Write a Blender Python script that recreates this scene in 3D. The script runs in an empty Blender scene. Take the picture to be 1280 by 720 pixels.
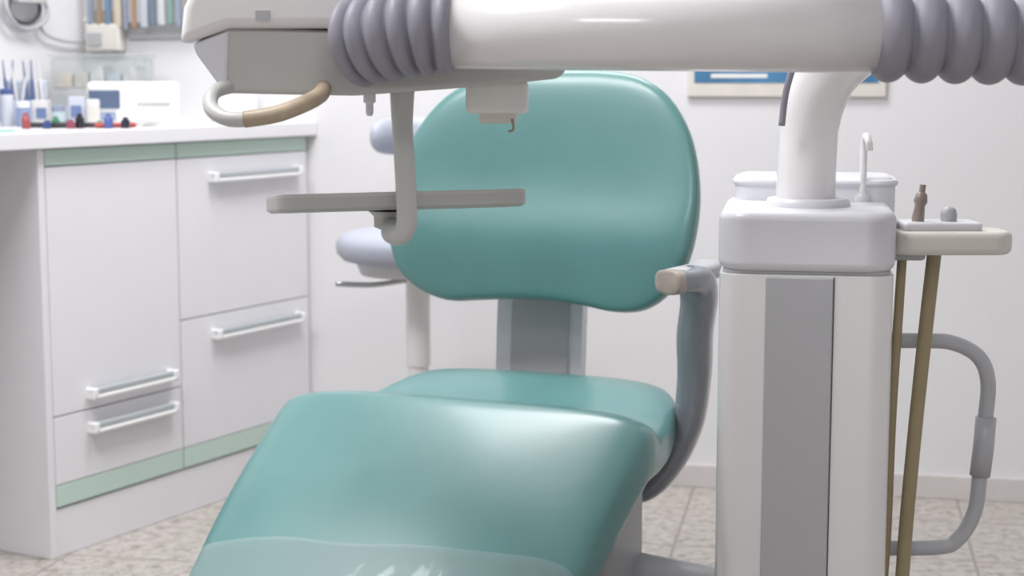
import bpy, bmesh, math, random
from mathutils import Vector, Matrix
random.seed(4)
scene = bpy.context.scene
COL = scene.collection

# ------------------------------------------------------------ helpers
def hexlin(h):
    h = h.lstrip('#'); o = []
    for i in (0, 2, 4):
        c = int(h[i:i+2], 16)/255.0
        o.append(c/12.92 if c <= 0.04045 else ((c+0.055)/1.055)**2.4)
    return (o[0], o[1], o[2], 1.0)

def mat(name, hx, rough=0.4, metal=0.0, var=0.04, scale=12.0, bump=0.0, bscale=200.0, coat=0.0, trans=0.0, spec=0.5, crough=0.12, rvar=0.0):
    m = bpy.data.materials.new(name); m.use_nodes = True
    nt = m.node_tree; b = nt.nodes['Principled BSDF']
    tc = nt.nodes.new('ShaderNodeTexCoord')
    nz = nt.nodes.new('ShaderNodeTexNoise'); nz.inputs['Scale'].default_value = scale
    nz.inputs['Detail'].default_value = 4
    nt.links.new(tc.outputs['Object'], nz.inputs['Vector'])
    cr = nt.nodes.new('ShaderNodeValToRGB')
    c = hexlin(hx)
    cr.color_ramp.elements[0].position = 0.3; cr.color_ramp.elements[1].position = 0.7
    cr.color_ramp.elements[0].color = (c[0]*(1-var), c[1]*(1-var), c[2]*(1-var), 1)
    cr.color_ramp.elements[1].color = (min(1, c[0]*(1+var)), min(1, c[1]*(1+var)), min(1, c[2]*(1+var)), 1)
    nt.links.new(nz.outputs['Fac'], cr.inputs['Fac'])
    nt.links.new(cr.outputs['Color'], b.inputs['Base Color'])
    b.inputs['Roughness'].default_value = rough
    if rvar > 0:
        mr = nt.nodes.new('ShaderNodeMapRange')
        mr.inputs['From Min'].default_value = 0.3; mr.inputs['From Max'].default_value = 0.7
        mr.inputs['To Min'].default_value = rough-rvar; mr.inputs['To Max'].default_value = rough+rvar
        nt.links.new(nz.outputs['Fac'], mr.inputs['Value']); nt.links.new(mr.outputs['Result'], b.inputs['Roughness'])
    b.inputs['Metallic'].default_value = metal
    b.inputs['Coat Weight'].default_value = coat
    b.inputs['Coat Roughness'].default_value = crough
    b.inputs['Transmission Weight'].default_value = trans
    b.inputs['Specular IOR Level'].default_value = spec
    if bump > 0:
        n2 = nt.nodes.new('ShaderNodeTexNoise'); n2.inputs['Scale'].default_value = bscale
        bp = nt.nodes.new('ShaderNodeBump'); bp.inputs['Strength'].default_value = bump
        bp.inputs['Distance'].default_value = 0.002
        nt.links.new(tc.outputs['Object'], n2.inputs['Vector'])
        nt.links.new(n2.outputs['Fac'], bp.inputs['Height'])
        nt.links.new(bp.outputs['Normal'], b.inputs['Normal'])
    return m

def empty(name, loc=(0, 0, 0), rz=0.0, parent=None):
    e = bpy.data.objects.new(name, None); e.location = loc
    e.rotation_euler = (0, 0, rz); e.empty_display_size = 0.1
    COL.objects.link(e)
    if parent: e.parent = parent
    return e

def addmesh(name, verts, faces, m, parent=None, smooth=True):
    me = bpy.data.meshes.new(name); me.from_pydata([tuple(v) for v in verts], [], faces)
    bm = bmesh.new(); bm.from_mesh(me)
    bmesh.ops.recalc_face_normals(bm, faces=bm.faces); bm.to_mesh(me); bm.free()
    if smooth:
        for p in me.polygons: p.use_smooth = True
    ob = bpy.data.objects.new(name, me); COL.objects.link(ob)
    if m: me.materials.append(m)
    if parent: ob.parent = parent
    return ob

def bevel(ob, r, seg=4, ang=30):
    if r > 0:
        b = ob.modifiers.new('bevel', 'BEVEL'); b.width = r; b.segments = seg
        b.limit_method = 'ANGLE'; b.angle_limit = math.radians(ang)
        w = ob.modifiers.new('wn', 'WEIGHTED_NORMAL'); w.keep_sharp = True
    return ob

def flat(ob):
    for p in ob.data.polygons: p.use_smooth = False
    return ob

def rbox(name, lo, hi, m, parent=None, r=0.004, seg=3, rz=0.0, rx=0.0, ry=0.0):
    c = Vector([(a+b)/2 for a, b in zip(lo, hi)]); h = [(b-a)/2 for a, b in zip(lo, hi)]
    vs = [(x*h[0], y*h[1], z*h[2]) for x in (-1, 1) for y in (-1, 1) for z in (-1, 1)]
    fs = [(0, 1, 3, 2), (4, 6, 7, 5), (0, 4, 5, 1), (2, 3, 7, 6), (0, 2, 6, 4), (1, 5, 7, 3)]
    ob = addmesh(name, vs, fs, m, parent)
    ob.location = c; ob.rotation_euler = (rx, ry, rz)
    return bevel(ob, r, seg) if r > 0 else flat(ob)

def prism(name, outline, a, b, axis, m, parent=None, r=0.004, seg=3, ang=30):
    def mk(p, h):
        if axis == 'Z': return (p[0], p[1], h)
        if axis == 'Y': return (p[0], h, p[1])
        return (h, p[0], p[1])
    n = len(outline)
    vs = [mk(p, a) for p in outline]+[mk(p, b) for p in outline]
    fs = [tuple(range(n)), tuple(range(n, 2*n))]+[(i, (i+1) % n, n+(i+1) % n, n+i) for i in range(n)]
    ob = addmesh(name, vs, fs, m, parent)
    return bevel(ob, r, seg, ang)

def rrect(cx, cy, hx, hy, r, n=8):
    o = []
    for k, (sx, sy) in enumerate([(1, 1), (-1, 1), (-1, -1), (1, -1)]):
        for i in range(n+1):
            t = math.radians(90*k+90*i/n)
            o.append((cx+sx*(hx-r)+r*math.cos(t), cy+sy*(hy-r)+r*math.sin(t)))
    return o

def catmull(pts, k=8, closed=False):
    P = [Vector(p) for p in pts]; n = len(P); out = []
    rng = n if closed else n-1
    for i in range(rng):
        if closed: p0, p1, p2, p3 = P[(i-1) % n], P[i], P[(i+1) % n], P[(i+2) % n]
        else: p0, p1, p2, p3 = P[max(i-1, 0)], P[i], P[i+1], P[min(i+2, n-1)]
        for j in range(k):
            t = j/k
            out.append(0.5*((2*p1)+(p2-p0)*t+(2*p0-5*p1+4*p2-p3)*t*t+(3*p1-p0-3*p2+p3)*t**3))
    if not closed: out.append(P[-1])
    return out

def sweep(name, pts, rad, m, parent=None, n=24, up=(0, 0, 1), expo=2.0):
    P = [Vector(p) for p in pts]; N = len(P)
    R = [(r, r) if not isinstance(r, (tuple, list, Vector)) else r for r in (rad if isinstance(rad, list) else [rad]*N)]
    T = []
    for i in range(N):
        t = P[min(i+1, N-1)]-P[max(i-1, 0)]; T.append(t.normalized())
    u = Vector(up); nrm = (u-T[0]*u.dot(T[0]))
    if nrm.length < 1e-3: nrm = Vector((1, 0, 0))-T[0]*T[0].x
    nrm.normalize(); vs = []; fs = []
    for i in range(N):
        nrm = (nrm-T[i]*nrm.dot(T[i])).normalized(); bi = T[i].cross(nrm)
        for k in range(n):
            a = 2*math.pi*k/n; c, s = math.cos(a), math.sin(a)
            cc = math.copysign(abs(c)**(2/expo), c); ss = math.copysign(abs(s)**(2/expo), s)
            vs.append(P[i]+nrm*cc*R[i][0]+bi*ss*R[i][1])
    for i in range(N-1):
        for k in range(n):
            fs.append((i*n+k, i*n+(k+1) % n, (i+1)*n+(k+1) % n, (i+1)*n+k))
    fs.append(tuple(range(n))); fs.append(tuple(range((N-1)*n, N*n)))
    return addmesh(name, vs, fs, m, parent)

def lathe(name, prof, m, parent=None, loc=(0, 0, 0), n=40, rot=(0, 0, 0)):
    vs = []; fs = []; N = len(prof)
    for (r, z) in prof:
        for k in range(n):
            a = 2*math.pi*k/n; vs.append((r*math.cos(a), r*math.sin(a), z))
    for i in range(N-1):
        for k in range(n): fs.append((i*n+k, i*n+(k+1) % n, (i+1)*n+(k+1) % n, (i+1)*n+k))
    fs.append(tuple(range(n))); fs.append(tuple(range((N-1)*n, N*n)))
    ob = addmesh(name, vs, fs, m, parent); ob.location = loc; ob.rotation_euler = rot
    e = ob.modifiers.new('es', 'EDGE_SPLIT'); e.split_angle = math.radians(50)
    return ob

# ------------------------------------------------------------ materials
M_wall = mat('wall_paint', '#E3E3E5', 0.7, var=0.015, scale=3, bump=0.08, bscale=60)
M_ceil = mat('ceiling_paint', '#F2F2F2', 0.8, var=0.01)
M_base = mat('baseboard_tile', '#D2CECC', 0.4, var=0.05)
M_teal = mat('teal_vinyl', '#5A8A88', 0.38, var=0.05, scale=6, bump=0.08, bscale=600, coat=0.4, crough=0.18, rvar=0.06)
M_white = mat('white_enamel', '#E6E5E5', 0.2, var=0.01, coat=0.4)
M_lav = mat('white_plastic_cap', '#DCDDE2', 0.3, var=0.01)
M_grey = mat('grey_panel', '#B2B3B6', 0.4, var=0.01)
M_bel = mat('bellows_rubber', '#8E8D98', 0.5, var=0.03, bump=0.05)
M_head = mat('delivery_lower_plastic', '#BDBEBB', 0.4, var=0.02)
M_tray = mat('tray_grey', '#B2B3B0', 0.4, var=0.02)
M_bar = mat('grab_bar_grey', '#B2B4B9', 0.35, var=0.02)
M_arm = mat('armrest_grey_plastic', '#7F838A', 0.2, var=0.04, coat=0.6)
M_tan = mat('worn_tan_plastic', '#AE9E88', 0.45, var=0.15, scale=40)
M_tip = mat('worn_armrest_tip', '#9C938A', 0.45, var=0.15, scale=40)
M_cab = mat('cabinet_laminate', '#E8E8EC', 0.22, var=0.008)
M_cgreen = mat('cabinet_mint_strip', '#C4DACF', 0.35, var=0.01)
M_gap = mat('cabinet_shadow_gap', '#A6A7AB', 0.7)
M_hand = mat('handle_white', '#F0F0F0', 0.25)
M_handrim = mat('handle_grey_rim', '#AEB6B9', 0.3)
M_counter = mat('countertop_laminate', '#ECECEE', 0.3, var=0.01)
M_cream = mat('cream_plastic', '#DDDAD2', 0.4, var=0.02)
M_hose = mat('khaki_hose', '#9C8F70', 0.5, var=0.06)
M_stool = mat('stool_vinyl', '#AEB3C0', 0.45, var=0.03)
M_chrome = mat('brushed_steel', '#B5B7BA', 0.25, metal=0.9)
M_shell = mat('chair_shell_plastic', '#C6C7C9', 0.4, var=0.02)
M_dark = mat('dark_rubber', '#4A4C50', 0.5)
M_paper = mat('white_paper', '#EEEEEC', 0.6)

def floor_mat():
    m = bpy.data.materials.new('terrazzo_tiles'); m.use_nodes = True
    nt = m.node_tree; b = nt.nodes['Principled BSDF']
    tc = nt.nodes.new('ShaderNodeTexCoord'); mp = nt.nodes.new('ShaderNodeMapping')
    mp.inputs['Rotation'].default_value = (0, 0, math.radians(11))
    nt.links.new(tc.outputs['Object'], mp.inputs['Vector'])
    br = nt.nodes.new('ShaderNodeTexBrick'); br.offset = 0.0
    br.inputs['Scale'].default_value = 1.0
    br.inputs['Brick Width'].default_value = 0.33; br.inputs['Row Height'].default_value = 0.33
    br.inputs['Mortar Size'].default_value = 0.004; br.inputs['Mortar Smooth'].default_value = 0.3
    nt.links.new(mp.outputs['Vector'], br.inputs['Vector'])
    vo = nt.nodes.new('ShaderNodeTexNoise'); vo.inputs['Scale'].default_value = 38
    vo.inputs['Detail'].default_value = 6; vo.inputs['Roughness'].default_value = 0.7
    nt.links.new(tc.outputs['Object'], vo.inputs['Vector'])
    cr = nt.nodes.new('ShaderNodeValToRGB')
    cr.color_ramp.elements[0].position = 0.36; cr.color_ramp.elements[0].color = hexlin('#867F77')
    cr.color_ramp.elements[1].position = 0.60; cr.color_ramp.elements[1].color = hexlin('#BFBAB4')
    e = cr.color_ramp.elements.new(0.47); e.color = hexlin('#AFA9A2')
    nt.links.new(vo.outputs['Fac'], cr.inputs['Fac'])
    mx = nt.nodes.new('ShaderNodeMix'); mx.data_type = 'RGBA'
    nt.links.new(br.outputs['Fac'], mx.inputs[0])
    nt.links.new(cr.outputs['Color'], mx.inputs[6]); mx.inputs[7].default_value = hexlin('#918981')
    nt.links.new(mx.outputs[2], b.inputs['Base Color'])
    b.inputs['Roughness'].default_value = 0.35
    return m
M_floor = floor_mat()

def clear_mat(name, fac, bump, scale):
    m = bpy.data.materials.new(name); m.use_nodes = True
    nt = m.node_tree
    for n in list(nt.nodes): nt.nodes.remove(n)
    out = nt.nodes.new('ShaderNodeOutputMaterial'); mx = nt.nodes.new('ShaderNodeMixShader')
    tr = nt.nodes.new('ShaderNodeBsdfTransparent'); tr.inputs[0].default_value = (0.96, 0.97, 0.97, 1)
    pr = nt.nodes.new('ShaderNodeBsdfPrincipled'); pr.inputs['Base Color'].default_value = (0.62, 0.67, 0.67, 1)
    pr.inputs['Roughness'].default_value = 0.08
    nz = nt.nodes.new('ShaderNodeTexNoise'); nz.inputs['Scale'].default_value = scale; nz.inputs['Distortion'].default_value = 0.8
    tc = nt.nodes.new('ShaderNodeTexCoord'); nt.links.new(tc.outputs['Object'], nz.inputs['Vector'])
    bp = nt.nodes.new('ShaderNodeBump'); bp.inputs['Strength'].default_value = bump; bp.inputs['Distance'].default_value = 0.02
    nt.links.new(nz.outputs['Fac'], bp.inputs['Height']); nt.links.new(bp.outputs['Normal'], pr.inputs['Normal'])
    mx.inputs[0].default_value = fac
    nt.links.new(tr.outputs[0], mx.inputs[1]); nt.links.new(pr.outputs[0], mx.inputs[2])
    nt.links.new(mx.outputs[0], out.inputs[0]); return m
M_film = clear_mat('clear_plastic_film', 0.20, 0.35, 6)
M_acr = clear_mat('clear_acrylic', 0.35, 0.0, 4)

# ------------------------------------------------------------ room shell
A = Vector((-1.157, 4.49)); B = Vector((2.6, 3.76)); C = Vector((2.6, -1.5)); D = Vector((-4.47, -1.5))
H = 2.7
def wall(name, p, q, z0, z1, th, m):
    d = (q-p).normalized(); nrm = Vector((-d.y, d.x))
    cen = Vector(((A.x+C.x)/2-0.5, 2.0))
    if nrm.dot(cen-p) > 0: nrm = -nrm
    o = [p, q, q+nrm*th, p+nrm*th]
    return flat(prism(name, [tuple(v) for v in o], z0, z1, 'Z', m, None, r=0))
wall('wall_back', A-(B-A).normalized()*0.1, B+(B-A).normalized()*0.1, 0, H, 0.1, M_wall)
wall('wall_left', D, A, 0, H, 0.1, M_wall)
wall('wall_right', B, C, 0, H, 0.1, M_wall)
wall('wall_front', C, D, 0, H, 0.1, M_wall)
ring = [(-4.7, -1.7), (2.8, -1.7), (2.8, 4.8), (-1.4, 4.8)]
flat(prism('floor', ring, -0.1, 0.0, 'Z', M_floor, None, r=0))
flat(prism('ceiling', ring, H, H+0.1, 'Z', M_ceil, None, r=0))

bw = (B-A).normalized(); bn = Vector((bw.y, -bw.x))
if bn.y > 0: bn = -bn
def on_back(w, off): return Vector((-0.538, 4.37))+bw*w+bn*off
RZB = math.atan2(bw.y, bw.x)
def backbox(name, w0, w1, z0, z1, d0, d1, m, parent=None, r=0.002):
    p0 = on_back((w0+w1)/2, (d0+d1)/2)
    hx, hy, hz = (w1-w0)/2, (d1-d0)/2, (z1-z0)/2
    c = (p0.x, p0.y, (z0+z1)/2)
    return rbox(name, (c[0]-hx, c[1]-hy, c[2]-hz), (c[0]+hx, c[1]+hy, c[2]+hz), m, parent, r=r, rz=RZB)
backbox('baseboard_back', 0.03, 3.1, 0.0, 0.06, 0.0, 0.012, M_base)

# ------------------------------------------------------------ cabinets
RC = math.radians(61.05)
cab = empty('base_cabinet', (-1.008, 3.52, 0), RC)
def send(t, off=0.0): return 0.966-off-0.324*t      # end of run follows the back wall
prism('carcass', [(0.004, 0.02), (send(0.02, .004), 0.02), (send(0.575, .004), 0.575), (0.004, 0.575)], 0, 0.90, 'Z', M_cab, cab, r=0.001)
rbox('end_panel', (-0.012, 0.0, 0.0), (0.008, 0.575, 0.902), M_cab, cab, r=0.002)
rbox('toe_board', (0.0, 0.004, 0.0), (0.958, 0.03, 0.108), M_cab, cab, r=0.002)
def front(nm, x0, x1, z0, z1, m): rbox(nm, (x0, 0.0, z0), (x1, 0.022, z1), m, cab, r=0.0015)
rbox('shadow_gap_backing', (0.006, 0.008, 0.11), (0.95, 0.025, 0.902), M_gap, cab, r=0)
front('mint_strip_top_1', 0.010, 0.434, 0.866, 0.901, M_cgreen)
front('door_front', 0.010, 0.434, 0.317, 0.863, M_cab)
front('drawer_front_1', 0.010, 0.434, 0.163, 0.314, M_cab)
front('mint_strip_low_1', 0.010, 0.434, 0.113, 0.161, M_cgreen)
front('mint_strip_top_2', 0.438, 0.956, 0.866, 0.901, M_cgreen)
front('drawer_front_2', 0.438, 0.956, 0.477, 0.863, M_cab)
front('drawer_front_3', 0.438, 0.956, 0.163, 0.474, M_cab)
front('mint_strip_low_2', 0.438, 0.956, 0.113, 0.161, M_cgreen)
def handle(i, x0, x1, z):
    rbox('handle_%d_bar' % i, (x0, -0.022, z-0.001), (x1, -0.008, z+0.014), M_handrim, cab, r=0.004)
    rbox('handle_%d_face' % i, (x0, -0.026, z-0.010), (x1, -0.016, z-0.001), M_hand, cab, r=0.003)
    for k, xx in enumerate((x0, x1-0.016)):
        rbox('handle_%d_foot_%d' % (i, k), (xx, -0.026, z-0.011), (xx+0.016, 0.004, z+0.015), M_hand, cab, r=0.004)
handle(1, 0.110, 0.398, 0.350); handle(2, 0.110, 0.398, 0.272)
handle(3, 0.550, 0.912, 0.812); handle(4, 0.550, 0.912, 0.425)
prism('countertop', [(-0.55, -0.022), (send(-0.022, -.004), -0.022), (send(0.582, -.002), 0.582), (-0.55, 0.582)], 0.904, 0.940, 'Z', M_counter, cab, r=0.003)
rbox('desk_end_support', (-0.55, 0.10, 0.0), (-0.525, 0.575, 0.904), M_cab, cab, r=0.002)

def cpos(s, t):
    c, sn = math.cos(RC), math.sin(RC)
    return (-1.008+c*s-sn*t, 3.52+sn*s+c*t)
CT = 0.9405
def citem(name, s, t, rz=0.0):
    x, y = cpos(s, t); return empty(name, (x, y, CT), RC+rz)
e = citem('label_printer', 0.54, 0.22, -0.9)
rbox('body', (-0.11, -0.05, 0), (0.11, 0.06, 0.105), M_paper, e, r=0.012)
rbox('dark_display', (-0.105, -0.054, 0.04), (-0.03, -0.045, 0.085), mat('display', '#5B6B86', 0.3), e, r=0.003)
rbox('side_label', (-0.10, -0.054, 0.012), (-0.04, -0.048, 0.032), mat('printer_label', '#9AA6B8', 0.3), e, r=0.001)
rbox('print_slot', (0.01, -0.054, 0.05), (0.09, -0.047, 0.054), M_grey, e, r=0)
e = citem('acrylic_organizer', 0.66, 0.43, -1.1)
for k in range(2):
    z0 = 0.002+k*0.085
    rbox('drawer_%d' % k, (-0.12, -0.06, z0), (0.12, 0.06, z0+0.08), M_acr, e, r=0.008)
    for q in range(5):
        rbox('contents_%d_%d' % (k, q), (-0.105+q*0.042, -0.045, z0+0.004), (-0.07+q*0.042, 0.045, z0+random.uniform(.03, .065)),
             mat('contents_%d_%d' % (k, q), random.choice(['#B6C4D0', '#C9C2B2', '#DADADA', '#8FA0B5', '#D8C8B0']), 0.5, var=0.3, scale=60), e, r=0.004)
rbox('lid', (-0.125, -0.065, 0.168), (0.125, 0.065, 0.176), M_acr, e, r=0.003)
e = citem('tissue_box', 0.82, 0.13, -0.8)
rbox('carton', (-0.055, -0.04, 0), (0.055, 0.04, 0.09), M_paper, e, r=0.003)
prism('tissue', [(-0.03, 0.089), (0.03, 0.089), (0.04, 0.125), (0.012, 0.113), (-0.012, 0.132), (-0.035, 0.115)], -0.006, 0.006, 'Y', M_paper, e, r=0.002)
e = citem('ultrasonic_cleaner', 0.16, 0.44, -0.9)
rbox('body', (-0.11, -0.08, 0), (0.10, 0.09, 0.13), mat('apparatus', '#CDD0DA', 0.35), e, r=0.015)
rbox('lid', (-0.10, -0.07, 0.13), (0.09, 0.08, 0.155), mat('apparatus_lid', '#B3BBCB', 0.35), e, r=0.01)
rbox('control_panel', (-0.06, -0.084, 0.02), (0.06, -0.076, 0.08), mat('ctrl', '#5A688F', 0.3), e, r=0.003)
e = citem('instrument_stand', 0.375, 0.42, -0.9)
rbox('base', (-0.05, -0.03, 0), (0.05, 0.035, 0.06), mat('stand_blue', '#A4B3CB', 0.35), e, r=0.006)
rbox('upper_tier', (-0.05, 0.0, 0.06), (0.05, 0.035, 0.11), mat('stand_pale', '#C5CCD8', 0.35), e, r=0.006)
for k in range(8):
    lathe('instrument_%d' % k, [(0.004, 0), (0.004, 0.05), (0.0025, 0.06), (0.0015, 0.10)],
          mat('inst%d' % k, random.choice(['#8B93A8', '#CBD0DA', '#5C6E98', '#D9D9D9']), 0.3), e,
          loc=(-0.042+k*0.012, -0.015, 0.058), n=10, rot=(random.uniform(-.1, .05), random.uniform(-.2, .2), 0))
e = citem('plastic_bottle', 0.02, 0.30, 0)
lathe('bottle', [(0.024, 0), (0.027, 0.003), (0.027, 0.09), (0.012, 0.11), (0.012, 0.125)], M_paper, e, n=24)
lathe('cap', [(0.014, 0.12), (0.014, 0.145), (0.010, 0.147)], mat('cap_blue', '#4A68A8', 0.4), e, n=20)
# mixed jars and small cartons in front of the cleaner
e = citem('bur_holder_jars', 0.33, 0.26, -0.9)
jc = ['#D6DAE2', '#8E9DBE', '#E0DEDA', '#B7C6CC', '#C9CEDA', '#DAD8D2']
for k in range(6):
    hh = [0.075, 0.045, 0.062, 0.035, 0.07, 0.05][k]; x = -0.125+k*0.040; yy = [0.01, -.02, .012, -.018, .014, -.012][k]
    if k in (2, 4):
        rbox('carton_%d' % k, (x-.020, yy-.014, 0), (x+.018, yy+.014, hh), mat('jar%d' % k, jc[k], 0.4), e, r=0.002, rz=.2*(k-3))
        rbox('carton_label_%d' % k, (x-.012, yy-.018, hh*.3), (x+.012, yy-.012, hh*.7), mat('clab%d' % k, '#6C7FA8', 0.4), e, r=0.001, rz=.2*(k-3))
    else:
        lathe('jar_%d' % k, [(0.015, 0), (0.016, 0.002), (0.016, hh), (0.013, hh+0.002)], mat('jar%d' % k, jc[k], 0.3), e, loc=(x, yy, 0), n=16)
        lathe('jar_cap_%d' % k, [(0.016, 0), (0.016, 0.012), (0.012, 0.014)], mat('jarcap%d' % k, ['#4A5C90', '#E4E4E4', '', '#8A93A8', '', '#E0E0E0'][k] or '#FFFFFF', 0.4), e, loc=(x, yy, hh), n=16)
cols = ['#9A5050', '#1F1F28', '#34487E', '#4C8A6A', '#202028', '#904858', '#202028', '#3B3B40', '#5C9F72', '#5060A0', '#B04848', '#22283A', '#E0E0E0']
e = citem('ink_bottles', 0.23, 0.12, -0.9)
for k in range(13):
    hh = random.uniform(0.015, 0.040)
    xx = -0.10+k*0.019+random.uniform(-.006, .006); yy = random.choice([-.03, -.012, .008, .03])
    if k % 3 == 1:   # pens lying flat
        lathe('pen_%d' % k, [(0.003, -0.045), (0.006, -0.04), (0.006, 0.045), (0.004, 0.05)], mat('bot%d' % k, cols[k], 0.35), e, loc=(xx, yy, 0.0065), n=12, rot=(math.pi/2, 0, random.uniform(.6, 2.2)))
    else:
        lathe('bottle_%d' % k, [(0.009, 0), (0.010, 0.002), (0.010, hh*0.7), (0.006, hh*0.8), (0.006, hh)],
          mat('bot%d' % k, cols[k], 0.35), e, loc=(xx, yy, 0), n=14)
e = citem('cutting_mat', -0.12, 0.25, 0)
rbox('mat_sheet', (-0.2, -0.2, 0), (0.10, 0.2, 0.004), mat('mat_green', '#8FC9B5', 0.5), e, r=0.002)
e = citem('paper_stack', 0.46, 0.06, -0.6)
for k in range(4): rbox('sheets_%d' % k, (-0.06, -0.03, k*0.004), (0.06, 0.03, k*0.004+0.0038), M_paper, e, r=0.001, rz=0.08*k)

sk = empty('wall_socket_box')
backbox('box', -0.61, -0.51, 1.125, 1.20, 0, 0.045, M_cream, sk, r=0.008)
backbox('cover', -0.585, -0.525, 1.20, 1.235, 0, 0.035, M_tan, sk, r=0.004)
backbox('outlet', -0.60, -0.56, 1.14, 1.175, 0.045, 0.049, M_grey, sk, r=0.004)
rk = empty('wall_tool_rack')
backbox('rail', -0.62, -0.22, 1.205, 1.215, 0, 0.03, M_paper, rk, r=0.003)
tcl = ['#8E99A8', '#9C8A7A', '#6C87A5', '#C9C0AC', '#8F95A5', '#A6886F', '#B9BEC6', '#6F7E8E', '#CACACA', '#7F9C92']
for k in range(15):
    w = -0.60+k*0.025
    backbox('tool_%d' % k, w, w+random.uniform(0.010, 0.020), 1.200-random.uniform(0, .02), 1.212+random.uniform(0.05, 0.18), 0.031, 0.044, mat('tool%d' % k, tcl[k % 10], 0.5), rk, r=0.003)
backbox('backboard', -0.61, -0.23, 1.20, 1.40, 0, 0.031, mat('rack_board', '#D5D6DA', 0.5), rk, r=0.003)
tk = empty('cable_trunking')
backbox('channel', -0.50, 0.0, 1.160, 1.175, 0, 0.014, M_grey, tk, r=0.002)
cx, cy = cpos(0.54, 0.60)
coil = empty('handpiece_cable_coil', (cx, cy, 1.235), RC)
pts = [(0.07*math.cos(a), -0.03+0.004*math.sin(3*a), 0.055*math.sin(a)) for a in [2*math.pi*i/40 for i in range(41)]]
sweep('coil', pts, 0.006, M_grey, coil, n=10)
pts = [(0.055*math.cos(a), -0.02, 0.040*math.sin(a)) for a in [2*math.pi*i/40 for i in range(41)]]
sweep('coil_inner', pts, 0.006, M_dark, coil, n=10)
rbox('hook_plate', (-0.045, -0.05, 0.01), (0.045, 0.0, 0.09), M_head, coil, r=0.004)
sweep('cable_tail', catmull([(0.05, -0.02, -0.04), (0.08, -0.02, -0.07), (0.16, -0.02, -0.085), (0.24, -0.02, -0.08)], 8), 0.004, M_grey, coil, n=8)

ps = empty('wall_poster')
backbox('frame', 1.00, 1.49, 1.008, 1.36, 0, 0.012, mat('poster_frame', '#DEDAD2', 0.4), ps, r=0.002)
backbox('print_blue', 1.018, 1.472, 1.043, 1.34, 0.012, 0.0135, mat('poster_blue', '#4A7FA8', 0.35, var=0.25, scale=7), ps, r=0)
backbox('print_white_band', 1.06, 1.20, 1.055, 1.065, 0.0136, 0.0142, M_paper, ps, r=0)
backbox('print_white_band_2', 1.018, 1.472, 1.16, 1.24, 0.0136, 0.0142, M_paper, ps, r=0)

# ------------------------------------------------------------ stool
st = empty('operator_stool', (-0.215, 3.72, 0), math.radians(-10))
lathe('seat', [(0.02, 0.638), (0.14, 0.638), (0.170, 0.646), (0.184, 0.662), (0.186, 0.684), (0.176, 0.702), (0.14, 0.711), (0.02, 0.715)], M_stool, st)
lathe('seat_pan', [(0.10, 0.612), (0.13, 0.612), (0.14, 0.638), (0.03, 0.639)], M_shell, st)
lathe('gas_column', [(0.024, 0.10), (0.024, 0.40), (0.028, 0.40), (0.028, 0.60), (0.045, 0.60), (0.045, 0.614)], M_white, st, n=28)
sweep('height_lever', catmull([(-0.02, -0.04, 0.60), (-0.08, -0.10, 0.596), (-0.15, -0.15, 0.603)], 6), 0.006, M_chrome, st, n=10)
sweep('back_bracket', catmull([(-0.02, 0.10, 0.61), (-0.02, 0.22, 0.62), (-0.02, 0.25, 0.72), (-0.02, 0.23, 0.90)], 8), (0.012), M_chrome, st, n=12)
bp = catmull([(-0.125, 0.09, 0.918), (-0.105, 0.17, 0.918), (-0.045, 0.215, 0.918), (0.03, 0.215, 0.918), (0.09, 0.17, 0.918), (0.11, 0.09, 0.918)], 8)
rr = []
for i in range(len(bp)):
    q = abs(2*i/(len(bp)-1)-1); f = (1-q**6)**0.5 if q < 1 else 0.25
    rr.append((0.045*max(f, .3), 0.024*max(f, .3)))
sweep('back_pad', bp, rr, M_stool, st, n=20)
for k in range(5):
    a = 2*math.pi*k/5+0.3; c, s = math.cos(a), math.sin(a)
    sweep('base_leg_%d' % k, [(0.0, 0.0, 0.115), (0.13*c, 0.13*s, 0.10), (0.26*c, 0.26*s, 0.075)], [(0.018, 0.022), (0.015, 0.018), (0.012, 0.014)], M_grey, st, n=12)
    lathe('caster_%d' % k, [(0.018, -0.015), (0.028, -0.012), (0.028, 0.012), (0.018, 0.015)], M_dark, st, loc=(0.26*c, 0.26*s, 0.028), n=20, rot=(math.pi/2, 0, a))
    rbox('caster_fork_%d' % k, (0.26*c-0.012, 0.26*s-0.012, 0.045), (0.26*c+0.012, 0.26*s+0.012, 0.075), M_dark, st, r=0.003)

# ------------------------------------------------------------ dental chair
PH = math.radians(-21); CX, CY = -0.030, 2.75
ch = empty('dental_chair', (CX, CY, 0), PH)
def to_chair(p):
    d = Vector((p[0]-CX, p[1]-CY)); c, s = math.cos(-PH), math.sin(-PH)
    return (c*d.x-s*d.y, s*d.x+c*d.y, p[2])
EXPO = 4.4
def loft(name, stations, m, parent, expo=EXPO, k=8, n=96):
    S = catmull([(y, hw, zt) for (y, hw, zt, zb) in stations], k)
    Zb = catmull([(zb, 0, 0) for (y, hw, zt, zb) in stations], k)
    vs = []; fs = []; N = len(S)
    for i in range(N):
        y, hw, zt = S[i]; zb = Zb[i].x; mid = (zt+zb)/2; h = (zt-zb)/2
        for j in range(n):
            a = 2*math.pi*j/n; c, s = math.cos(a), math.sin(a)
            x = hw*math.copysign(abs(c)**(2/expo), c)-0.02*min(1, max(0, -(y+.13)/.33))
            z = mid+h*math.copysign(abs(s)**(2/expo), s)
            vs.append((x, y, z))
    for i in range(N-1):
        for j in range(n): fs.append((i*n+j, i*n+(j+1) % n, (i+1)*n+(j+1) % n, (i+1)*n+j))
    fs.append(tuple(range(n))); fs.append(tuple(range((N-1)*n, N*n)))
    return addmesh(name, vs, fs, m, parent)
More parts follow.
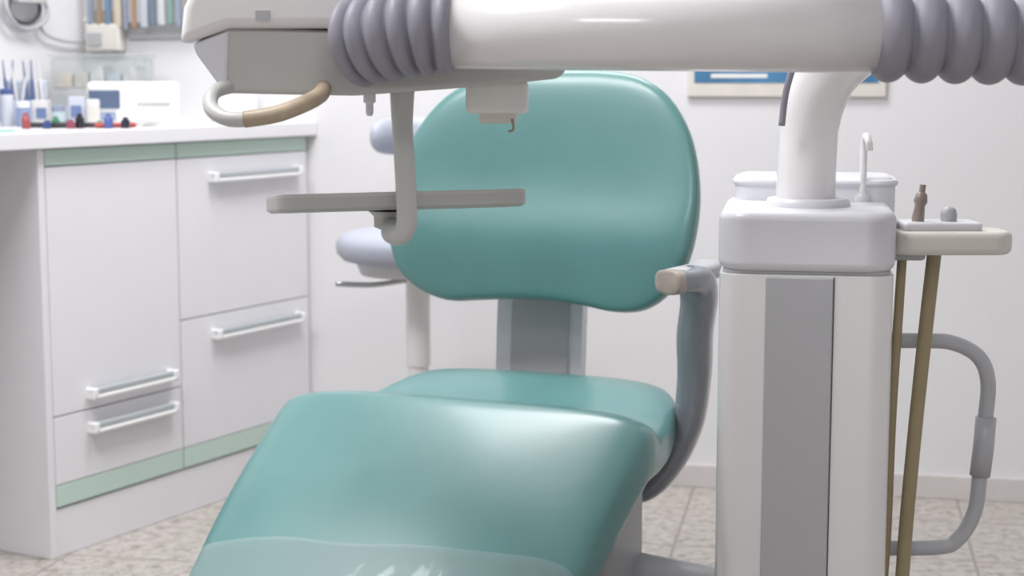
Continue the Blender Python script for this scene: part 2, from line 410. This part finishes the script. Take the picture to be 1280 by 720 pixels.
SEAT = [(.292, .07, .470, .450), (.285, .14, .490, .44), (.255, .215, .512, .42), (.20, .265, .516, .40), (.05, .298, .494, .40),
        (-.05, .312, .499, .40), (-.110, .320, .529, .40), (-.150, .322, .538, .395), (-.190, .320, .526, .37), (-.34, .311, .430, .29),
        (-.46, .303, .333, .20), (-.56, .291, .247, .125), (-.60, .264, .207, .12), (-.615, .19, .178, .13)]
loft('seat_cushion', SEAT, M_teal, ch)
UND = [(.25, .12, .43, .39), (.20, .20, .43, .37), (.05, .245, .42, .35), (-.10, .26, .42, .34), (-.20, .26, .41, .31), (-.34, .25, .32, .225), (-.46, .24, .225, .145), (-.54, .22, .15, .10), (-.56, .16, .14, .11)]
loft('seat_shell', UND, M_shell, ch, expo=4)
SS = catmull([(y, hw, zt) for (y, hw, zt, zb) in SEAT], 12)
def seat_top(y):
    for a, b in zip(SS, SS[1:]):
        if b[0] <= y <= a[0]:
            t = (y-a[0])/(b[0]-a[0]); return a[2]+(b[2]-a[2])*t, a[1]+(b[1]-a[1])*t
    return SS[-1][2], SS[-1][1]
vs = []; fs = []; nx, ny = 80, 24
for i in range(ny+1):
    y0 = -.424-(.17)*i/ny
    for j in range(nx+1):
        q = 2*j/nx-1
        y = y0+0.012*q*(1-i/ny)+0.0015*math.sin(9*q)*(1-i/ny)
        zt, hw = seat_top(y); x = q*hw*0.99-0.02*min(1, -(y+.13)/.33)
        prof = (1-abs(q*0.99)**EXPO)**(1/EXPO)
        crk = math.exp(-((q-.05)/.22)**2)
        z = zt-.065+.065*prof+0.006+0.0010*math.sin(7*q+18*y)+0.0010*crk*math.sin(38*q+40*y+3*math.sin(60*y))
        vs.append((x, y, z))
for i in range(ny):
    for j in range(nx):
        a = i*(nx+1)+j; fs.append((a, a+1, a+nx+2, a+nx+1))
addmesh('protective_film', vs, fs, M_film, ch)

OUT = [(.018, .2235), (.095, .222), (.165, .209), (.222, .1735), (.265, .110), (.288, .037), (.295, -.044), (.283, -.125), (.252, -.184),
       (.206, -.218), (.149, -.225), (.088, -.216), (.018, -.209), (-.058, -.210), (-.12, -.215), (-.18, -.219), (-.235, -.200), (-.277, -.162),
       (-.295, -.103), (-.294, -.037), (-.285, .037), (-.262, .103), (-.212, .169), (-.143, .209), (-.066, .222)]
O = catmull([(a*1.01, b, 0) for a, b in OUT], 4, closed=True)
def back_shape(name, scale, dfront, dback, m, yoff, prof=3.0, lumbar=0.0):
    K = 20; n = len(O); vs = []; fs = []
    def surf(u, w, s, front):
        t = max(0.0, 1-s**prof)**(1/prof)
        y = (-dfront if front else dback)*t
        y += -0.28*u*u
        if front: y += -lumbar*math.exp(-((w+0.10)/0.075)**2)*t
        return (u, y+yoff, w)
    levels = [math.sin(math.pi/2*k/K) for k in range(K, 0, -1)]
    idx = []
    for front in (True, False):
        for li, s in enumerate(levels):
            if not front and li == 0: idx.append(idx[0]); continue
            row = []
            for p in O:
                vs.append(surf(p.x*s*scale, p.y*s*scale, s, front)); row.append(len(vs)-1)
            idx.append(row)
    vs.append(surf(0, 0, 0, True)); cf = len(vs)-1
    vs.append(surf(0, 0, 0, False)); cb = len(vs)-1
    for base, cc in ((0, cf), (K, cb)):
        for li in range(K-1):
            r0, r1 = idx[base+li], idx[base+li+1]
            for j in range(n): fs.append((r0[j], r0[(j+1) % n], r1[(j+1) % n], r1[j]))
        r = idx[base+K-1]
        for j in range(n): fs.append((r[j], r[(j+1) % n], cc))
    ob = addmesh(name, vs, fs, m, ch)
    ob.location = (-0.022, 0.33, 0.848); ob.rotation_euler = (math.radians(-13), 0, 0)
    return ob
back_shape('backrest_cushion', 1.0, 0.030, 0.03, M_teal, 0.0, 5.0, 0.014)
back_shape('backrest_shell', 0.90, 0.02, 0.035, M_shell, 0.03, 3.0)
def strip(name, x0, x1, m, dy, th, top=0.80):
    path = [(0.20, 0.36), (0.30, 0.365), (0.345, 0.40), (0.36, 0.50), (0.37, 0.62), (0.40, top)]
    P = catmull([(a, b, 0) for a, b in path], 6)
    o = [(p.x+dy, p.y) for p in P]+[(p.x+dy+th, p.y) for p in reversed(P)]
    return prism(name, o, x0, x1, 'X', m, ch, r=0.006, seg=3, ang=60)
strip('back_support_outer', -0.142, 0.032, M_lav, 0.006, 0.03)
strip('back_support_core', -0.110, 0.006, M_grey, 0.0, 0.02)
ap = [((.256, 2.66, .722), .019, .028), ((.282, 2.68, .722), .020, .029), ((.308, 2.73, .714), .028, .030), ((.318, 2.76, .680), .039, .030), ((.314, 2.78, .62), .037, .030),
      ((.316, 2.80, .54), .037, .028), ((.307, 2.81, .455), .037, .026), ((.276, 2.82, .380), .034, .024), ((.230, 2.82, .334), .027, .022), ((.16, 2.82, .33), .02, .02)]
AP = catmull([to_chair(a[0]) for a in ap], 8); AR = catmull([(a[1], a[2], 0) for a in ap], 8)
sweep('armrest_arm', AP, [(r.x, r.y) for r in AR], M_arm, ch, n=28, up=(0, 0, 1), expo=2.8)
tp = catmull([to_chair(p) for p in [(.252, 2.655, .722), (.258, 2.660, .722), (.266, 2.668, .722)]], 5)
sweep('armrest_worn_tip', tp, [(0.0150, 0.024), (0.019, 0.028)]+[(0.0205, 0.0298)]*(len(tp)-2), M_tip, ch, n=28, expo=2.8)
pp = catmull([to_chair(p) for p in [(.270, 2.675, .727), (.31, 2.74, .727), (.332, 2.80, .725), (.345, 2.86, .722)]], 5)
sweep('armrest_pad', pp, [(0.016, 0.027)]*len(pp), M_grey, ch, n=24, expo=3)
rbox('floor_plate', (-0.24, -0.30, 0.0), (0.24, 0.42, 0.045), M_shell, ch, r=0.02)
prism('lift_column', rrect(0, 0.08, 0.13, 0.15, 0.05), 0.04, 0.37, 'Z', M_shell, ch, r=0.01)
rbox('side_bracket', (0.20, -0.16, 0.20), (0.262, 0.02, 0.38), M_grey, ch, r=0.015)
q0 = to_chair((0.12, 2.72, .235)); q1 = to_chair((0.42, 2.50, .235))
sweep('linking_arm', [q0, q1], [0.034, 0.034], M_shell, ch, n=24)
rbox('front_link', (0.10, -0.30, 0.10), (0.16, 0.05, 0.18), M_grey, ch, r=0.012)

# ------------------------------------------------------------ dental unit
un = empty('dental_unit')
co = empty('column', (0.442, 2.455, 0), math.radians(-9.8), un)
prism('column_body', rrect(0, 0, 0.123, 0.155, 0.035), 0.0, 0.776, 'Z', M_white, co, r=0.002)
rbox('column_grey_strip', (-0.056, -0.158, 0.0), (0.038, -0.135, 0.772), M_grey, co, r=0.0015)
rbox('column_seam', (0.0385, -0.156, 0.0), (0.0402, -0.135, 0.774), M_dark, co, r=0)
prism('column_foot', rrect(0, 0, 0.15, 0.18, 0.04), 0.0, 0.05, 'Z', M_grey, co, r=0.01)
prism('column_gap', rrect(0, 0, 0.118, 0.15, 0.03), 0.774, 0.782, 'Z', M_grey, co, r=0)
prism('column_cap', rrect(0, 0, 0.125, 0.160, 0.045), 0.780, 0.866, 'Z', M_lav, co, r=0.014, seg=5, ang=60)
prism('cuspidor_body', rrect(0.012, 0.135, 0.122, 0.075, 0.03), 0.79, 0.903, 'Z', M_lav, co, r=0.012, seg=4, ang=60)
prism('cuspidor_rim', rrect(0.012, 0.135, 0.126, 0.079, 0.033), 0.888, 0.899, 'Z', M_lav, co, r=0.005, seg=3, ang=60)
lathe('pole_collar', [(0.062, 0.860), (0.062, 0.871), (0.058, 0.877), (0.047, 0.878)], M_lav, un, loc=(0.437, 2.42, 0))
pole = catmull([(.434, 2.42, .865), (.434, 2.42, .93), (.437, 2.42, .985), (.447, 2.41, 1.03), (.468, 2.395, 1.07), (.52, 2.35, 1.115), (.60, 2.27, 1.14), (.69, 2.16, 1.135), (.75, 2.06, 1.115), (.77, 2.0, 1.105)], 8)
sweep('support_pole', pole, 0.0435, M_white, un, n=36, up=(1, 0, 0))
hp = catmull([(.388, 2.37, .985), (.393, 2.36, 1.04), (.41, 2.34, 1.09), (.45, 2.28, 1.12)], 6)
sweep('pole_hose', hp, 0.005, M_bel, un, n=10)
lathe('arm_hub', [(0.05, -0.07), (0.062, -0.06), (0.062, 0.06), (0.05, 0.07)], M_white, un, loc=(.77, 2.0, 1.105))
sweep('cup_filler', catmull([(.535, 2.50, .86), (.535, 2.50, .92), (.535, 2.50, .955), (.535, 2.485, .966), (.535, 2.465, .955), (.535, 2.462, .945)], 5), 0.0055, M_white, un, n=12)
lathe('filler_base', [(0.012, 0.862), (0.012, 0.872), (0.008, 0.878)], M_lav, un, loc=(.535, 2.50, 0), n=20)
prism('assistant_holder', rrect(0.630, 2.36, 0.087, 0.045, 0.03), 0.802, 0.836, 'Z', M_cream, un, r=0.010, seg=4, ang=60)
rbox('holder_plate', (0.560, 2.33, 0.834), (0.672, 2.40, 0.848), M_lav, un, r=0.005)
rbox('holder_bracket', (0.52, 2.36, 0.79), (0.60, 2.42, 0.825), M_grey, un, r=0.006)
def tip(nm, x, y, z, h, r, m, tilt):
    lathe(nm, [(r*0.9, 0), (r, h*0.1), (r*0.8, h*0.45), (r*1.1, h*0.55), (r*0.9, h*0.75), (r*0.5, h*0.8), (r*0.5, h)], m, un, loc=(x, y, z), n=20, rot=(0, tilt, 0))
tip('syringe_tip', 0.585, 2.36, 0.846, 0.055, 0.009, mat('syringe_brown', '#968A80', 0.4), 0.12)
lathe('suction_knob', [(0.011, 0), (0.012, 0.01), (0.010, 0.018), (0.004, 0.022)], M_grey, un, loc=(0.630, 2.36, 0.847), n=20)
sweep('hose_suction', catmull([(.570, 2.38, .81), (.566, 2.38, .70), (.562, 2.385, .55), (.561, 2.39, .38), (.557, 2.40, .22), (.56, 2.42, .04)], 8), 0.007, M_hose, un, n=14)
sweep('hose_evacuator', catmull([(.617, 2.38, .81), (.608, 2.38, .70), (.597, 2.38, .55), (.589, 2.385, .40), (.583, 2.39, .25), (.575, 2.42, .06)], 8), 0.0105, M_hose, un, n=16)
hb = catmull([(.52, 2.43, .662), (.61, 2.43, .662), (.660, 2.43, .659), (.700, 2.43, .638), (.716, 2.43, .60), (.714, 2.43, .54), (.709, 2.43, .46), (.703, 2.43, .40), (.680, 2.43, .357), (.645, 2.43, .343), (.52, 2.43, .343)], 8)
sweep('grab_bar', hb, 0.0115, M_bar, un, n=18, up=(0, 1, 0))
sweep('grab_bar_collar', [(.715, 2.43, .545), (.713, 2.43, .50), (.709, 2.43, .455)], [0.0155]*3, M_bar, un, n=20, up=(0, 1, 0))

sweep('arm_tube', [(-.074, 2.018, 1.108), (.10, 2.01, 1.107), (.440, 2.0, 1.105)], [0.0450, 0.0455, 0.047], M_white, un, n=48)
def bellows(name, pts, ridges, r0, amp):
    K = ridges*14; P = catmull(pts, max(4, K//(len(pts)-1)))
    L = [0]
    for a, b in zip(P, P[1:]): L.append(L[-1]+(b-a).length)
    Q = []; R = []
    for i in range(K+1):
        s = L[-1]*i/K; j = 0
        while j < len(L)-2 and L[j+1] < s: j += 1
        t = (s-L[j])/max(1e-9, L[j+1]-L[j]); Q.append(P[j].lerp(P[j+1], t))
        R.append(r0+amp*abs(math.sin(math.pi*i/14))**0.6)
    return sweep(name, Q, R, M_bel, un, n=48)
bellows('bellows_inner', [(-.070, 2.018, 1.110), (-.11, 2.022, 1.109), (-.155, 2.035, 1.103), (-.200, 2.060, 1.094)], 6, 0.042, 0.014)
bellows('bellows_outer', [(.435, 2.001, 1.105), (.52, 2.0, 1.103), (.62, 2.0, 1.101), (.72, 2.0, 1.101)], 7, 0.043, 0.015)

low = [(-.405, 1.094), (-.362, 1.033), (-.20, 1.030), (-.02, 1.043), (.06, 1.052), (.07, 1.064), (.05, 1.10), (-.36, 1.118)]
prism('head_lower_body', low, 2.09, 2.40, 'Y', M_head, un, r=0.008, seg=4, ang=20)
prism('head_corner_lens', [(-.402, 1.095), (-.398, 1.082), (-.368, 1.040), (-.360, 1.046), (-.356, 1.112)], 2.086, 2.12, 'Y', M_lav, un, r=0.004, seg=3, ang=20)
up_ = [(-.418, 1.092), (-.355, 1.114), (-.02, 1.114), (.0, 1.20), (-.02, 1.25), (-.33, 1.25), (-.375, 1.22), (-.412, 1.14)]
prism('head_upper_shell', up_, 2.075, 2.41, 'Y', M_white, un, r=0.014, seg=4, ang=20)
rbox('head_label', (-.320, 2.072, 1.124), (-.302, 2.076, 1.136), M_grey, un, r=0)
hl = catmull([(-.345, 2.12, 1.045), (-.372, 2.07, 1.036), (-.372, 2.04, 1.016), (-.350, 2.02, 1.003), (-.325, 2.02, 1.002)], 6)
sweep('grip_handle_grey', hl, 0.0095, M_head, un, n=16)
hl = catmull([(-.328, 2.02, 1.002), (-.290, 2.02, 1.008), (-.258, 2.035, 1.020), (-.24, 2.07, 1.032), (-.24, 2.11, 1.045)], 6)
sweep('grip_handle_tan', hl, 0.0105, M_tan, un, n=16)
lathe('handpiece_nozzle', [(0.003, -0.03), (0.005, -0.026), (0.005, -0.014), (0.008, -0.012), (0.008, 0.004)], M_lav, un, loc=(-.183, 2.12, 1.034), n=18)
rbox('sensor_block', (-.062, 2.20, 1.005), (.022, 2.27, 1.050), M_paper, un, r=0.008)
rbox('sensor_block_foot', (-.045, 2.205, .992), (.008, 2.265, 1.01), M_cream, un, r=0.006)
sweep('sensor_hook', catmull([(.0, 2.20, .998), (.002, 2.195, .985), (-.004, 2.19, .982)], 4), 0.0018, M_tan, un, n=8)
po = catmull([(-.142, 2.135, 1.04), (-.142, 2.135, .99), (-.139, 2.135, .93), (-.137, 2.135, .875), (-.140, 2.135, .856), (-.148, 2.14, .848), (-.160, 2.17, .848), (-.165, 2.24, .850)], 8)
pr = [0.0165-0.003*min(1, i/8) for i in range(len(po))]
sweep('tray_post', po, pr, M_head, un, n=22, up=(1, 0, 0))
lathe('tray_pivot', [(0.014, 0.846), (0.022, 0.850), (0.022, 0.864), (0.030, 0.872)], M_head, un, loc=(-.168, 2.25, 0), n=26)
tr = empty('tray_holder', (-.163, 2.27, .884), 0, un)
tr.rotation_euler = (math.radians(-5), math.radians(-0.5), math.radians(14))
def taper_tray(name, hx, hy, z0, z1, shr, m, m2):
    o = rrect(0, 0, hx, hy, 0.018); i = rrect(0, 0, hx-shr, hy-shr, 0.014); j = rrect(0, 0, hx-0.008, hy-0.008, 0.012)
    n = len(o)
    vs = [(x, y, z0) for x, y in i]+[(x, y, z0+0.004) for x, y in o]+[(x, y, z1-.005) for x, y in o]+[(x, y, z1) for x, y in o]+[(x, y, z1) for x, y in j]+[(x, y, z1-0.010) for x, y in j]
    fs = [tuple(range(n))]
    for k in range(5):
        for q in range(n): fs.append((k*n+q, k*n+(q+1) % n, (k+1)*n+(q+1) % n, (k+1)*n+q))
    fs.append(tuple(range(5*n, 6*n)))
    ob = addmesh(name, vs, fs, m, tr); ob.data.materials.append(m2)
    for fi, p in enumerate(ob.data.polygons):
        if fi >= 1+2*n: p.material_index = 1
    bevel(ob, 0.0015, 2, 25); return ob
taper_tray('tray_plate', 0.170, 0.085, -0.013, 0.011, 0.006, M_tray, M_head)

# ------------------------------------------------------------ lights
def area(name, loc, size, sy, power, rot=(0, 0, 0), col=(1, 1, 1)):
    l = bpy.data.lights.new(name, 'AREA'); l.shape = 'RECTANGLE'; l.size = size; l.size_y = sy
    l.energy = power; l.color = col
    o = bpy.data.objects.new(name, l); o.location = loc; o.rotation_euler = rot; COL.objects.link(o); return o
LC = (1, 0.985, 1)
area('ceiling_light_rear', (-0.1, 3.45, 2.68), 1.2, 0.5, 40, col=LC)
area('ceiling_light_mid', (-1.1, 2.0, 2.68), 1.2, 0.5, 48, col=LC)
area('ceiling_light_front', (0.2, -0.2, 2.68), 1.2, 0.6, 24, col=LC)
w = bpy.data.worlds.new('world'); scene.world = w; w.use_nodes = True
w.node_tree.nodes['Background'].inputs[0].default_value = (0.9, 0.92, 1, 1)
w.node_tree.nodes['Background'].inputs[1].default_value = 0.3
scene.view_settings.view_transform = 'Standard'
scene.view_settings.exposure = 0.0

# ------------------------------------------------------------ camera
cd = bpy.data.cameras.new('camera'); cd.sensor_width = 36; cd.lens = 57.66
cam = bpy.data.objects.new('camera', cd); COL.objects.link(cam)
cam.location = (0, 0, 1.05); cam.rotation_euler = (math.radians(90-7.23), 0, 0)
cd.dof.use_dof = True; cd.dof.focus_distance = 2.35; cd.dof.aperture_fstop = 4.5
scene.camera = cam
